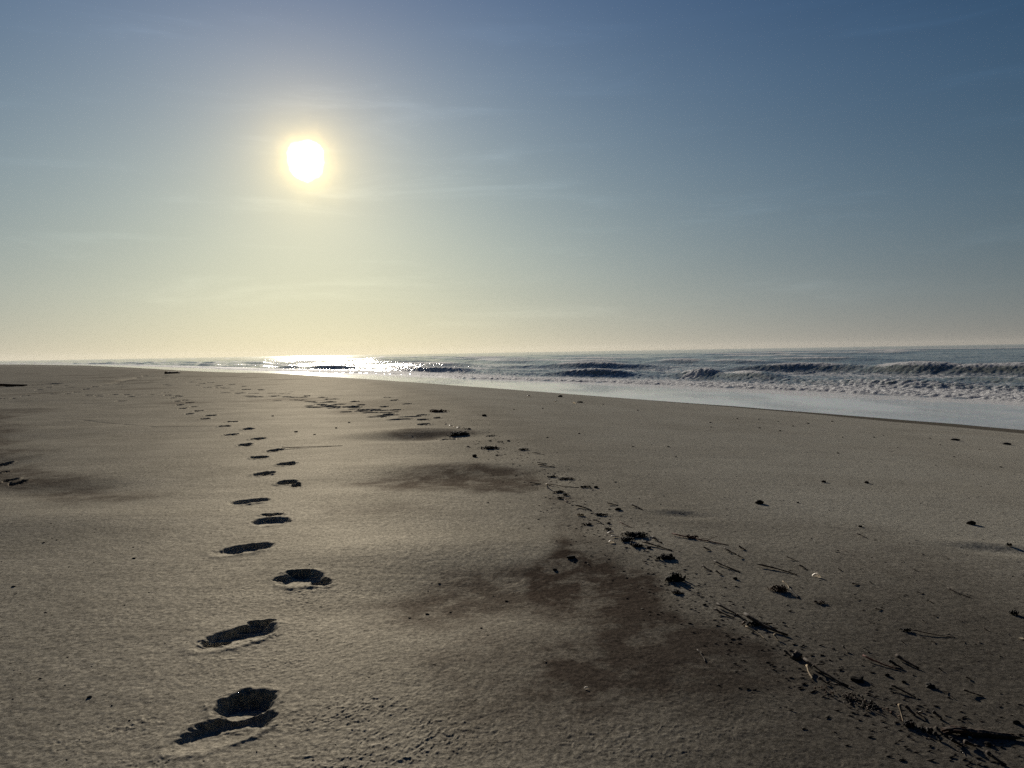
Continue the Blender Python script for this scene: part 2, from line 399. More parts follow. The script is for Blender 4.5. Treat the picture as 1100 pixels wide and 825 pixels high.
M_SAND = sand_material(); M_SEA = water_material()
M = {'black': simple('dried_weed', (.010, .009, .008), (.030, .024, .018)),
     'dark': simple('weathered_wood', (.028, .020, .014), (.085, .060, .042)),
     'brown': simple('brown_stem', (.050, .026, .016), (.11, .055, .032)),
     'red': simple('red_reed', (.075, .022, .015), (.16, .055, .035)),
     'pale': simple('bleached_reed', (.24, .18, .11), (.42, .34, .22)),
     'shell': simple('shell_white', (.55, .50, .43), (.75, .71, .64), .5),
     'stone': simple('dark_stone', (.016, .014, .012), (.040, .035, .030), .95, spec=.05),
     'grey': simple('grey_stone', (.06, .055, .045), (.13, .12, .10), .9, spec=.1)}

# ------------------------------------------------------------------ ground sheet
ang = angles(1500, R(41), 150)
rad = logr([(.25, 1.9, 60), (1.9, 4.2, 430), (4.2, 12, 330), (12, 60, 430), (60, 220, 200), (220, 6000, 60)])
X, Y, F = polar(ang, rad)
Z = H0(X, Y)
Z, D = prints(X, Y, Z)
Z = groove(X, Y, Z, [(55, 449), (95, 452), (135, 456), (165, 458.5), (225, 458)], .04, .009)
Z = groove(X, Y, Z, [(0, 415), (28, 414), (60, 412)], .5, .12)
Z = groove(X, Y, Z, [(120, 412), (150, 405), (178, 403)], .3, .07)
Z = detail(X, Y, Z)
stain_shade = np.zeros_like(Z); wn = fbm(X * 1.7, Y * 1.7, 201, 4); dist = np.hypot(X, Y)
near = np.nonzero((dist < 40) & (Y > 0))
for (P, soft, nz, k) in STAINS_AND_SHADE:
    Pw = [at(*p)[:2] for p in P]
    d = sdf(Pw, X[near], Y[near]) + nz * wn[near]
    stain_shade[near] = np.maximum(stain_shade[near], k * (1 - ss(-soft, soft, d)))
t = shore_t(X, Y); u = crest_u(X, Y)
edge = t + .8 * fbm(X / 5, Y / 5, 211, 3)
m_ = ss(11, 22, dist) * (1 - ss(70, 120, dist)) * ss(.5, -3, u)
stain_shade = np.maximum(stain_shade, .42 * m_ * ss(.12, .5, fbm(X / 3.2, Y / 2.4, 221, 4)))
wet = ss(-3.6, -2.9, edge) * .8 + ss(-.8, .3, edge) * .25
pale = ss(.1, 2.0, u) * (1 - wet) * (1 - .85 * np.clip(stain_shade, 0, 1)) * (.75 + .5 * fbm(X * .8, Y * .8, 231, 4)) * (1 - .6 * ss(25, 60, dist))
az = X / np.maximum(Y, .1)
dim_falloff = ss(-.15, .75, az) * (1 - ss(2.6, 6.5, dist)) * .90 + .28 * (1 - ss(2.0, 5, dist))  # light falloff painted into the sand colour: darker close by and to the right
dim_falloff = np.clip(dim_falloff, 0, .85)
sheet('sand_ground', np.stack([X, Y, Z], -1).reshape(-1, 3), F, {'stain_shade': stain_shade, 'wet': wet, 'dim_falloff': dim_falloff, 'pale': np.clip(pale, 0, 1)}, M_SAND)

GRID = (rad.tolist(), Z[:, :1500].copy(), R(41), 1500)
# ------------------------------------------------------------------ sea sheet
def sea_at(px, py):
    d = ray(px, py); k = (ZW - EYE[2]) / d[2]; return d[0] * k, d[1] * k
def waves(X, Y):
    PEAKS = {1: [(850, 407, 4.5), (640, 404, 5), (440, 398, 8), (700, 408, 3)], 3: [(895, 399, 9), (1075, 404, 10), (615, 397, 11), (1010, 401, 6)],
             4: [(1050, 386, 12), (700, 388, 16), (820, 387, 14), (560, 389, 12), (940, 387, 8)], 5: [(850, 381, 22), (1080, 378, 25), (620, 385, 25)]}
    t = shore_t(X, Y); s = shore_s(X, Y); d = np.hypot(X, Y)
    z = np.zeros_like(X); foam = np.zeros_like(X); face = np.zeros_like(X)
    ft = 10 + 2.2 * fbm(s / 14, s * 0 + 3, 301, 3)              # front of the broken wave
    roll = ss(0, .5, t - ft) * np.exp(-np.clip(t - ft, 0, 99) / 5.5)
    lump = fbm(X * 3.6, Y * 3.6, 310, 4, .65)
    z += roll * (.13 + .11 * lump) + ss(0, 6, t - ft) * (.05 * lump)
    foam = np.maximum(foam, ss(-.25, .1, t - ft + .5 * vn(X * 1.3, Y * 1.3, 4)) * np.clip(1.15 * np.exp(-np.clip(t - ft - 2.5, 0, 99) / 5.0), 0, 1))
    out = ss(3, 12, t - ft)
    WV = [(20, 2.6, .75, 0.62, 1), (27, 3.0, .35, .3, 2), (37, 4.4, .95, .55, 3), (50, 5, .55, .3, 7), (66, 6.5, .9, .66, 4), (96, 8, .8, .62, 5), (135, 10, .8, .5, 6), (185, 12, .8, .4, 8), (250, 14, .8, .35, 9), (330, 18, .8, .3, 10)]
    for (tk, w, h, brk, sd) in WV:
        c = tk + w * 1.3 * fbm(s / (14 + tk * .4), s * 0 + sd, 400 + sd, 2)
        env = .30 + .95 * ss(-.30, .40, fbm(s / (11 + tk * .30), s * 0 + 5.5 * sd, 430 + sd, 2))
        for (px, py, wd) in PEAKS.get(sd, []):
            qx, qy = sea_at(px, py); sp_ = float(shore_s(np.array([qx]), np.array([qy]))[0]); env = np.maximum(np.maximum(env * .95, .42), .25 + 1.0 * np.exp(-((s - sp_) / wd) ** 2))
        uu = (t - c) / w
        p = np.where(uu < 0, np.exp(-(uu / .42) ** 2), 1 / np.cosh(np.clip(uu / .85, 0, 20)) ** 2)
        z += h * env * p
        face = np.maximum(face, env * np.exp(-((uu + .25) / .35) ** 2))
        cr = ss(1 - brk * .5, 1.08, env + .10 * vn(X / 2, Y / 2, 7))
        foam = np.maximum(foam, cr * np.exp(-((uu + .04) / .20) ** 2) * 1.0)
        if sd == 1:
            full = ss(1.08, 1.25, env)
            foam = np.maximum(foam, full * np.exp(-((uu + .3) / .42) ** 2))
            z += full * .08 * h * lump * np.exp(-((uu + .2) / .5) ** 2)
        foam = np.maximum(foam, .46 * env * np.exp(-((uu + 1.1) / .7) ** 2) * (tk < 80))
    chop = fbm(X / 2.6, Y / 1.9, 350, 4)
    z += out * (.10 * (1 - np.abs(chop) * 2) * ss(14, 30, t) + .04 * chop) * (1 - .7 * np.clip(face, 0, 1))
    z += ss(60, 140, t) * .22 * fbm(X / 14, Y / 9, 355, 3)
    z -= .10 * out
    fade = 1 - ss(1200, 5000, d)
    z *= fade
    swash = 1 - ss(-.3, .4, t - ft)
    z += .018 * fbm(X / 4, Y / 6, 360, 3) * swash + .012 * fbm(X / 1.2, Y / 2, 362, 2) * ss(2, 8, t) * swash
    film = swash * (1 - .35 * ss(.35, .7, .5 + .5 * fbm(X / 3, Y / 8, 364, 3)))
    foam = np.maximum(foam, (.47 * ss(0, 3, t - ft) * (1 - ss(35, 75, t)) + .24 * ss(20, 60, t) * (1 - ss(200, 400, t))) * (1 - .6 * np.clip(face, 0, 1)))
    # thin line of foam left at the reach of the swash, and bubbles sliding back
    foam = np.maximum(foam, .60 * swash * ss(5.2, 9.5, t + 1.5 * fbm(X / 3, Y / 3, 365, 2)))
    for (o_, sd, a_) in ((3.6, 371, .62), (6.4, 375, .5)):
        cl = o_ + 1.5 * fbm(s / 9, s * 0 + sd, sd, 3); foam = np.maximum(foam, a_ * swash * np.exp(-((t - cl) / .16) ** 2))
    return z, foam, film, face
ang = angles(1250, R(40), 90)
rad = logr([(10, 17, 12), (17, 120, 760), (120, 500, 330), (500, 30000, 70)])
X, Y, F = polar(ang, rad)
t = shore_t(X, Y)
t = np.where(Y > 2900, 1.0, t)
keep_v = ((t > -5) | (np.hypot(X, Y) > 5500)).ravel()
F = F[keep_v[F].all(axis=1)]
z, foam, film, face = waves(X, Y)
used_v = np.unique(F); re = np.zeros(X.size, np.int64); re[used_v] = np.arange(len(used_v))
V = np.stack([X, Y, ZW + z], -1).reshape(-1, 3)[used_v]
sheet('sea_water', V, re[F], {'foam': foam.ravel()[used_v], 'film': film.ravel()[used_v], 'face': face.ravel()[used_v]}, M_SEA)

# ------------------------------------------------------------------ wrack, twigs, shells and pebbles: each a thing of its own
def ground(x, y):
    return gz(float(x), float(y))
def obj(name, bm, m, loc, parent=None, smooth=True):
    me = bpy.data.meshes.new(name); bm.to_mesh(me); bm.free()
    for p in me.polygons: p.use_smooth = smooth
    me.materials.append(m); o = bpy.data.objects.new(name, me); COL.objects.link(o)
    if parent is None: o.location = loc
    else: o.parent = parent
    return o
def tag(o, label, cat, group=None):
    o['label'] = label; o['category'] = cat
    if group: o['group'] = group
    return o
def tube(bm, pts, rads, sides=7, flat=1.0):
    rings = []
    for i, p in enumerate(pts):
        a = pts[max(i - 1, 0)]; b = pts[min(i + 1, len(pts) - 1)]; d = (b - a).normalized()
        s = d.cross(Vector((0, 0, 1)));
        if s.length < .05: s = d.cross(Vector((1, 0, 0)))
        s.normalize(); n = s.cross(d)
        rings.append([bm.verts.new(p + float(rads[i]) * (math.cos(2 * math.pi * k / sides) * s + flat * math.sin(2 * math.pi * k / sides) * n)) for k in range(sides)])
    for a, b in zip(rings[:-1], rings[1:]):
        for k in range(sides): bm.faces.new((a[k], a[(k + 1) % sides], b[(k + 1) % sides], b[k]))
    bm.faces.new(rings[0][::-1]); bm.faces.new(rings[-1])
def stick(p0, p1, r, m, label, name='driftwood_twig', cat='twig', group=None, lift=.012, wob=.08, flat=1.0, twigs=0, seed=0):
    if r < .05: r *= .78
    rn = random.Random(int(p0[0] * 7 + p0[1] * 13) + seed)
    a = Vector(at(*p0)); b = Vector(at(*p1)); L_ = (b - a).length; n = 9
    side = (b - a).cross(Vector((0, 0, 1))).normalized(); c = a.copy(); c.z = ground(a.x, a.y)
    pts = []; rr = []; bend = rn.uniform(-1, 1) * wob * L_
    for i in range(n):
        f = i / (n - 1); p = a.lerp(b, f) + side * (bend * math.sin(f * math.pi) + rn.uniform(-.25, .25) * wob * L_ * .4)
        p.z = ground(p.x, p.y) + r * .5 * flat + lift * (1 - f) ** 1.3 + rn.uniform(0, .25) * r
        pts.append(p - c); rr.append(r * (1.05 - .5 * f) * rn.uniform(.8, 1.25))
    bm = bmesh.new(); tube(bm, pts, rr, 7, flat)
    if twigs:
        o = bpy.data.objects.new(name, None); COL.objects.link(o); o.location = c; o.empty_display_size = .05; tag(o, label, cat, group)
        obj('main_stem', bm, M[m], None, o)
    else: o = tag(obj(name, bm, M[m], c), label, cat, group)
    for k in range(twigs):
        i = rn.randrange(2, n - 2); q = pts[i]; d = (pts[i + 1] - pts[i]).normalized()
        e = (d + side * rn.choice((-1, 1)) * rn.uniform(.6, 1.2) + Vector((0, 0, rn.uniform(.1, .6)))).normalized() * L_ * rn.uniform(.12, .22)
        bm = bmesh.new(); tube(bm, [q, q + e * .5 + Vector((0, 0, .003)), q + e], [r * .5, r * .4, r * .25], 5)
        obj('side_twig', bm, M[m], None, o)
    return o
def tangle(px, py, wpx, hh, n, m, label, name='seaweed_clump', cat='seaweed', group=None, rs_=(.002, .0045), dep=None, stalk=True, curl=1.0, seed=0, run=None):
    rn = random.Random(int(px * 3 + py * 11) + seed); x, y, _ = at(px, py); W = wpx * y / FPX / 2; Dp = dep or W * .55
    c = Vector((x, y, ground(x, y)))
    def strand(bm, big=1.0):
        p = Vector((rn.gauss(0, .38) * W, rn.gauss(0, .38) * Dp, 0)); a = rn.uniform(0, 6.28); ln = rn.uniform(.35, .9) * W; k = 9
        if run is not None:
            f0 = rn.gauss(0, .45); p = Vector((math.cos(run) * f0 * W + rn.gauss(0, .016), math.sin(run) * f0 * W + rn.gauss(0, .016), 0)); a = run + rn.gauss(0, .5) + rn.choice((0, math.pi)); ln *= .6
        da = rn.uniform(-1, 1) * curl; pts = []; top = rn.uniform(.25, 1) * hh * .55
        for i in range(k):
            f = i / (k - 1); q = p.copy(); q.z = ground(x + p.x, y + p.y) - c.z + .003 + top * math.sin(f * math.pi) ** .8 * rn.uniform(.85, 1)
            pts.append(q); a += da * rn.uniform(.3, 1); p = p + Vector((math.cos(a), math.sin(a) * (Dp / W * 1.3 if run is None else 1), 0)) * ln / k
        r_ = rn.uniform(*rs_) * big; tube(bm, pts, [r_ * (1.2 - .7 * i / k) for i in range(k)], 5, rn.choice((1, .5)))
    bm = bmesh.new()
    for _ in range(n): strand(bm)
    if wpx < 13:
        return tag(obj(name, bm, M[m], c), label, cat, group)
    o = bpy.data.objects.new(name, None); COL.objects.link(o); o.location = c; o.empty_display_size = .05; tag(o, label, cat, group)
    obj('fronds', bm, M[m], None, o)
    for _ in range(2):
        bm = bmesh.new(); strand(bm, 1.6); obj('stalk', bm, M['brown' if m != 'brown' else 'dark'], None, o)
    return o
def lump(px, py, wpx, m, label, name='pebble', cat='pebble', group=None, flat=.55, dep=.8, seed=0, rough=.18):
    rn = random.Random(int(px * 5 + py * 17) + seed); x, y, _ = at(px, py); W = wpx * y / FPX / 2
    bm = bmesh.new(); bmesh.ops.create_icosphere(bm, subdivisions=3, radius=1)
    o1 = rn.uniform(0, 50); a = rn.uniform(-.5, .5)
    for v in bm.verts:
        q = v.co; k = 1 + rough * float(vn(q.x * 1.7 + o1, q.y * 1.7 + q.z * 1.3, 3)) + rough * .5 * float(vn(q.x * 4 + o1, q.z * 4 + q.y, 5))
        v.co = Vector((q.x * W * k, q.y * W * dep * k, q.z * W * flat * k))
    bmesh.ops.rotate(bm, verts=bm.verts, cent=(0, 0, 0), matrix=Matrix.Rotation(a, 3, 'Z'))
    return tag(obj(name, bm, M[m], (x, y, ground(x, y) + W * flat * .55)), label, cat, group)
def shell(px, py, wpx, label, group=None, seed=0, tilt=None):
    """half of a bivalve: fan outline with radial ribs, cupped"""
    rn = random.Random(int(px * 5 + py * 3) + seed); x, y, _ = at(px, py); W = wpx * y / FPX / 2; bm = bmesh.new()
    nu, nv = 14, 7; G = []
    for j in range(nv):
        row = []
        for i in range(nu):
            th = -1.15 + 2.3 * i / (nu - 1); q = j / (nv - 1); rr = W * 1.7 * q * (1 - .16 * abs(th)) 
            row.append(bm.verts.new((math.sin(th) * rr, math.cos(th) * rr - W * .8, W * .55 * math.sin(q * 2.6) * (1 - .25 * th * th) + .03 * W * (i % 2) * q)))
        G.append(row)
    for j in range(nv - 1):
        for i in range(nu - 1):
            bm.faces.new((G[j][i], G[j][i + 1], G[j + 1][i + 1], G[j + 1][i])) if j else bm.faces.new((G[0][0], G[1][i + 1], G[1][i])) if i == 0 else bm.faces.new((G[0][i], G[1][i + 1], G[1][i]))
    bmesh.ops.solidify(bm, geom=bm.faces[:], thickness=W * .08)
    o = obj('seashell', bm, M['shell'], (x, y, ground(x, y) + W * .12))
    o.rotation_euler = (rn.uniform(-.2, .7) if tilt is None else tilt, rn.uniform(-.3, .3), rn.uniform(0, 6.28))
    return tag(o, label, 'shell', group)

# --- pieces at the lower right
_a = at(840, 700); _b = at(1000, 790); RIDGE = math.atan2(_b[1] - _a[1], _b[0] - _a[0])
def board(p0, p1, w, h, m, label):
    a = Vector(at(*p0)); b = Vector(at(*p1)); d = (b - a); L_ = d.length; d.normalize(); s = d.cross(Vector((0, 0, 1))).normalized()
    bm = bmesh.new(); rn = random.Random(5); n = 16; rings = []; c = a.copy(); c.z = ground(a.x, a.y)
    for i in range(n):
        f = i / (n - 1); p = a.lerp(b, f); p.z = ground(p.x, p.y); p = p - c; ww = w * (1 - .35 * f) * rn.uniform(.92, 1.08); hh = h * (1 - .35 * f) * rn.uniform(.92, 1.06)
        prof = [(-.5, -.25), (-.52, .55), (-.38, .9), (-.05, 1.0), (.2, .82), (.42, .88), (.5, .5), (.48, -.25)]
        ring = []
        for (qx, qz) in prof:
            ring.append(bm.verts.new(p + s * float(qx * ww + rn.uniform(-.03, .03) * w) + Vector((0, 0, qz * hh + rn.uniform(-.05, .05) * h)) + d * (rn.uniform(-.05, .05) if i in (0, n - 1) else 0)))
        rings.append(ring)
    for A, B in zip(rings[:-1], rings[1:]):
        for k in range(8): bm.faces.new((A[k], A[(k + 1) % 8], B[(k + 1) % 8], B[k]))
    bm.faces.new(rings[0][::-1]); bm.faces.new(rings[-1])
    bmesh.ops.subdivide_edges(bm, edges=bm.edges[:], cuts=1)
    o = tag(obj('driftwood_board', bm, M[m], c), label, 'driftwood')
    bm = bmesh.new()
    for k in range(7):
        q = Vector((0, 0, h * rn.uniform(.2, .9))) + s * rn.uniform(-.4, .4) * w
        tube(bm, [q + d * .04, q - d * .01 + Vector((0, 0, .004)), q - d * rn.uniform(.025, .05) - Vector((0, 0, .006))], [.006, .004, .0015], 5)
    e = obj('splintered_end', bm, M['brown'], None, o); e['label'] = 'rust brown splintered end of the board'
    return o
board((1028, 788), (1090, 793), .034, .020, 'dark', 'thick dark weathered board with a splintered rusty end, largest driftwood at the lower right')
stick((927, 707.5), (966, 720), .005, 'red', 'thin reddish reed stalk lying left of a thicker dark twig')
stick((963, 708), (987, 719), .009, 'dark', 'thick straight dark twig with a pale tip, right of the reddish reed')
stick((955, 713), (970, 719), .007, 'black', 'short frayed black twig between the reddish reed and the thick twig')
lump(921, 731, 15, 'stone', 'flat oval black clod of weed, left of the two parallel sticks', 'weed_clod', 'clod', flat=.35, rough=.3)
lump(953, 726, 6, 'stone', 'small dark pebble with a tail-like shadow just below the reddish reed')
lump(971, 733, 5, 'stone', 'smallest dark pebble above the slanting thin stick')
lump(1000, 738, 9, 'black', 'ragged black clod of weed right of the slanting thin stick', 'weed_clod', 'clod', rough=.4)
stick((958, 740), (984, 750), .006, 'dark', 'slanting thin dark stick alone between the wrack and the ragged clod')
stick((1035, 745), (1056, 748.5), .004, 'dark', 'very thin dark stalk right of the ragged clod')
tangle(916, 752, 36, .014, 36, 'dark', 'ragged strip of dark wrack lying on the sand ridge above the pale upright reed', 'wrack_strip', 'wrack', rs_=(.001, .0028), run=RIDGE)
tangle(936, 759, 26, .018, 28, 'black', 'black end of the wrack strip nearest the pale upright reed', 'wrack_strip', 'wrack', rs_=(.001, .0028), run=RIDGE)
tangle(957, 765, 18, .010, 12, 'brown', 'thin brown scraps of wrack left of the pale upright reed', 'wrack_strip', 'wrack', rs_=(.001, .0028), run=RIDGE)
stick((966, 768), (971, 777), .006, 'pale', 'short bleached reed propped on black weed', 'reed_stalk', 'reed', lift=.035, wob=.02)
tangle(976, 780, 16, .03, 30, 'black', 'black weed clump with the bleached reed leaning on it')
stick((973, 763), (983, 769), .008, 'dark', 'stubby dark twig right above the bleached reed')
stick((984, 769), (994, 771), .004, 'brown', 'fine brown twig trailing from the stubby twig above the bleached reed')
stick((1002, 768.5), (1012, 773), .007, 'dark', 'short dark twig above the splintered end of the board')
tangle(996, 786, 14, .02, 16, 'black', 'little black weed scrap left of the board')
stick((1005, 785), (1019, 793), .006, 'dark', 'thin dark twig slanting towards the splintered end of the board')
stick((1004, 792), (1010, 797), .007, 'black', 'stub of black twig below the slanting one left of the board')
stick((1022, 799), (1034, 802), .007, 'black', 'flat black twig just under the board, left of a matching one')
stick((1036, 802), (1048, 802.5), .008, 'dark', 'blunt dark twig under the middle of the board')
stick((1060, 812), (1081, 823), .007, 'dark', 'lowest dark stick near the bottom edge, right of the board', twigs=1)
lump(1061, 800, 7, 'stone', 'dark pebble lying just below the middle of the board')
lump(1033, 808, 4, 'grey', 'small grey pebble below the two flat twigs under the board')
lump(1092, 777, 8, 'stone', 'dark oblong pebble above the far end of the board', dep=.5)
shell(1098, 687, 6, 'pale shell fragment at the right edge of the beach')
tangle(974, 678, 11, .022, 20, 'black', 'small black tuft with a long thin stalk stretching right of it')
stick((980, 679), (1026, 685), .0035, 'dark', 'long thin stalk stretching right from the small black tuft', lift=.01)
shell(989, 765, 4, 'tiny white shell chip by the fine brown twig')
shell(1042, 793, 5, 'white shell chip against the near side of the board')
shell(1035, 810, 4, 'white shell chip lowest below the board')
# --- long sticks on the ridge, middle right
stick((770, 652), (803, 668), .008, 'dark', 'long dark stick on the ridge, upper one of two end to end', twigs=1)
stick((800, 665), (846, 683.5), .011, 'dark', 'longest thick dark branch on the ridge with side shoots', 'driftwood_branch', 'branch', lift=.02, twigs=4)
stick((768, 657), (789, 664.5), .006, 'dark', 'thin dark stick parallel to and just below the long one on the ridge')
tangle(811, 671, 22, .024, 34, 'black', 'black shaggy weed caught under the longest branch')
stick((801, 676), (823, 688), .0045, 'pale', 'bleached straw lying below the longest branch', 'reed_stalk', 'reed')
stick((832, 685), (836, 689), .006, 'pale', 'short bleached stub beyond the tip of the longest branch', 'reed_stalk', 'reed')
lump(757, 650, 4, 'stone', 'small dark pebble at the upper left end of the ridge sticks')
stick((842, 702), (851, 707), .006, 'dark', 'small dark twig touching the square bark chip')
def chip(px, py, wpx, label):
    x, y, _ = at(px, py); W = wpx * y / FPX / 2; bm = bmesh.new(); bmesh.ops.create_cube(bm, size=1)
    bmesh.ops.subdivide_edges(bm, edges=bm.edges[:], cuts=3, use_grid_fill=True); rn = random.Random(2)
    for v in bm.verts: v.co = Vector((v.co.x * W * 2, v.co.y * W * 1.5 + v.co.x * W * .6, v.co.z * W * .9)) + Vector([rn.uniform(-.07, .07) * W for _ in range(3)])
    o = obj('bark_chip', bm, M['dark'], (x, y, ground(x, y) + W * .35)); o.rotation_euler = (.25, -.2, .5)
    return tag(o, label, 'bark')
chip(856, 707, 11, 'square dark bark chip on the ridge between the two long sticks')
stick((864, 713), (911, 738.5), .009, 'dark', 'second long dark branch on the ridge, running down towards the wrack strip', 'driftwood_branch', 'branch', lift=.018, twigs=2)
stick((867, 719), (874, 731), .006, 'pale', 'bleached reed crossing under the upper end of the second long branch', 'reed_stalk', 'reed')
stick((880, 731), (893, 737), .005, 'dark', 'thin dark twig close along the near side of the second long branch')
tangle(888, 743, 14, .014, 16, 'brown', 'brown scraps of wrack at the upper end of the wrack strip', 'wrack_strip', 'wrack', rs_=(.001, .0028), run=RIDGE)
tangle(836, 635, 20, .05, 46, 'brown', 'bushy brown weed tuft standing above the long branches', rs_=(.0018, .004))
stick((841, 627), (848, 633), .005, 'pale', 'curved bleached reed right behind the bushy brown tuft', 'reed_stalk', 'reed', wob=.2)
stick((849, 636), (858, 643), .007, 'black', 'stubby black twig on the right of the bushy brown tuft')
tangle(880, 648, 16, .014, 14, 'dark', 'low feathery frond of dark weed right of the bushy brown tuft')
stick((749, 701), (758, 712), .004, 'dark', 'lone thin twig lying on the brown stained sand')
shell(752, 701, 4, 'white shell chip by the lone twig on the brown sand')
stick((905, 697), (911, 702), .004, 'dark', 'tiny twig alone on plain sand right of the longest branch')
# --- around the reddish stem
stick((722, 575), (783, 586), .006, 'red', 'long reddish stem with a root clump near its middle', 'dried_reed', 'reed', lift=.01, twigs=2)
tangle(742, 578, 14, .035, 22, 'brown', 'brown root clump on the long reddish stem', 'root_clump', 'roots')
stick((756, 590), (764, 592), .007, 'dark', 'short dark twig below the end of the reddish stem')
stick((778, 591), (791, 596), .008, 'dark', 'ragged dark twig under the right end of the reddish stem', twigs=1)
stick((794, 589), (801, 591), .007, 'dark', 'short dark twig just right of the reddish stem')
stick((792, 599), (799, 600), .005, 'dark', 'faint thin twig below the ragged twig')
stick((767, 605), (795, 615), .007, 'dark', 'straight dark stick with a forked shoot, left of the longest slope twig', 'driftwood_branch', 'branch', twigs=2)
stick((755, 610), (765, 614), .006, 'dark', 'small dark twig left of the forked stick')
stick((769, 615.5), (776, 618), .006, 'dark', 'tiny dark twig below the forked stick')
lump(790, 622, 5, 'stone', 'round dark pebble below the forked stick')
stick((814, 608.5), (856, 618), .007, 'dark', 'longest dark twig on the slope, between the forked stick and the white shell', twigs=1)
stick((845, 600), (857, 603), .004, 'dark', 'fine twig above the right end of the longest slope twig')
stick((858, 609), (868, 613), .006, 'dark', 'crooked dark twig left of the standing white shell', wob=.2)
shell(877.5, 619.5, 8, 'white shell standing on edge with a black shadow on the slope', tilt=1.2)
# --- the wrack line, from middle upwards
tangle(683, 576, 26, .055, 80, 'black', 'biggest bushy black seaweed clump in the middle of the wrack line', rs_=(.002, .005))
tangle(673, 581, 14, .045, 40, 'black', 'black seaweed clump touching the lower left of the biggest one', rs_=(.003, .006))
tangle(684, 587, 13, .035, 30, 'black', 'small black seaweed clump below the biggest one', rs_=(.003, .006))
stick((690, 584), (722, 592), .007, 'dark', 'dark stick running right from below the biggest seaweed clump')
stick((701, 579), (711, 584), .010, 'dark', 'thick short twig right of the biggest seaweed clump')
lump(697, 589, 5, 'stone', 'dark pebble under the stick right of the small clump')
tangle(716, 600, 21, .04, 50, 'black', 'long low black seaweed clump between the biggest and the looped one', rs_=(.003, .006))
tangle(726, 624, 22, .07, 26, 'black', 'open looped curls of black kelp', 'kelp_curl', 'kelp', rs_=(.005, .009), curl=2.2)
tangle(727, 637, 14, .02, 22, 'black', 'flat scrap of black weed under the looped kelp')
shell(656, 573, 6, 'white shell fragment, uppermost of three left of the biggest seaweed clump')
shell(660, 577.5, 7, 'white shell fragment, middle and largest of three left of the biggest seaweed clump')
shell(657, 583, 6, 'white shell fragment, lowest of three left of the biggest seaweed clump')
tangle(654, 569.5, 11, .03, 20, 'black', 'small dark weed scrap just above the three white shell fragments')
stick((666, 563), (679, 567), .005, 'red', 'short reddish stem above the biggest seaweed clump', 'dried_reed', 'reed')
stick((638, 560), (649, 564), .006, 'dark', 'dark twig below the paired scraps and left of the short reddish stem')
lump(654, 562.5, 4, 'stone', 'dark pebble between the dark twig and the short reddish stem')
tangle(632, 564, 16, .022, 22, 'black', 'row of black weed scraps lower left of the short reddish stem')
stick((618, 544.5), (636, 549), .009, 'dark', 'thick dark twig with a bleached tip halfway up the wrack line', twigs=1)
tangle(624, 554, 8, .03, 26, 'pale', 'tiny pale and dark scrap under the thick twig with bleached tip')
tangle(645, 553.5, 16, .025, 24, 'black', 'paired black weed scraps right of the tiny pale scrap')
stick((652, 542), (664, 543), .007, 'dark', 'small dark twig above the paired scraps')
lump(664, 547.5, 7, 'stone', 'dark pebble under the small twig above the paired scraps', flat=.4)
stick((678, 544), (690, 548), .009, 'dark', 'thick short dark stick alone on the slope right of the wrack line')
tangle(593, 512.5, 13, .03, 26, 'black', 'left of two dark weed clumps side by side above the long dark stem')
tangle(608, 515, 20, .035, 36, 'black', 'right and longer of two dark weed clumps above the long dark stem')
stick((588, 521), (622, 524), .006, 'dark', 'long straight dark stem crossing the wrack line', 'dried_reed', 'reed')
tangle(628, 523.5, 13, .03, 22, 'black', 'dark bushy tip at the right end of the long straight stem')
lump(640, 524, 5, 'stone', 'dark pebble right of the bushy tip of the long stem')
stick((589, 525), (588, 520), .008, 'pale', 'bleached bent reed at the left end of the long straight stem', 'reed_stalk', 'reed', lift=.04)
stick((569, 520), (581, 520), .008, 'dark', 'short dark twig left of the bleached bent reed')
tangle(600, 529, 14, .03, 24, 'black', 'dark weed clump just under the long straight stem')
tangle(608, 532, 7, .03, 20, 'black', 'small dark weed scrap right of the clump under the long stem')
tangle(602, 535.5, 10, .025, 16, 'black', 'lowest dark weed scrap under the long straight stem')
stick((608, 537), (613, 541), .005, 'red', 'small reddish curl of stem below the lowest scrap', 'dried_reed', 'reed', wob=.3)
def rock(px, py, wpx):
    o = lump(px, py, wpx, 'stone', 'black half buried stone with sand piled behind it on the stained sand', 'stone', 'stone', flat=.3, dep=.7)
    return o
rock(613, 599, 10)
lump(596, 612.5, 5, 'stone', 'small dark pebble just below the half buried stone')
tangle(470, 442.5, 20, .10, 60, 'brown', 'brown mound of dry weed, farthest big clump of the wrack line', rs_=(.005, .010))
tangle(493, 467, 24, .075, 70, 'black', 'broad black weed mound beside the shaded drift ledge', rs_=(.006, .012))
tangle(503, 461, 10, .04, 20, 'black', 'small flat weed scrap right above the broad black mound')
for k, (px, py, n_) in enumerate([(478, 455.5, 'leftmost'), (484, 458, 'second'), (488, 459, 'third'), (493, 460, 'rightmost')]):
    shell(px, py, 4.5, n_ + ' of the white shell bits scattered above the broad black mound', 'white shell bits above the mound')
tangle(528, 468.5, 12, .03, 20, 'black', 'thin dark weed scrap, upper one right of the broad black mound')
tangle(526, 474, 9, .03, 14, 'black', 'left one of a low pair of weed scraps right of the broad black mound')
tangle(536, 475, 10, .03, 16, 'black', 'right one of a low pair of weed scraps right of the broad black mound')
lump(546, 474, 3.5, 'stone', 'dark pebble right of the low pair of weed scraps')
tangle(527, 482, 19, .06, 46, 'black', 'flat black weed clump above the upper stained patch', rs_=(.004, .008))
lump(510, 491, 5, 'stone', 'round black pebble above the upper stained patch', flat=.8)
tangle(534, 489.5, 10, .025, 14, 'black', 'thin black scrap right of the round black pebble')
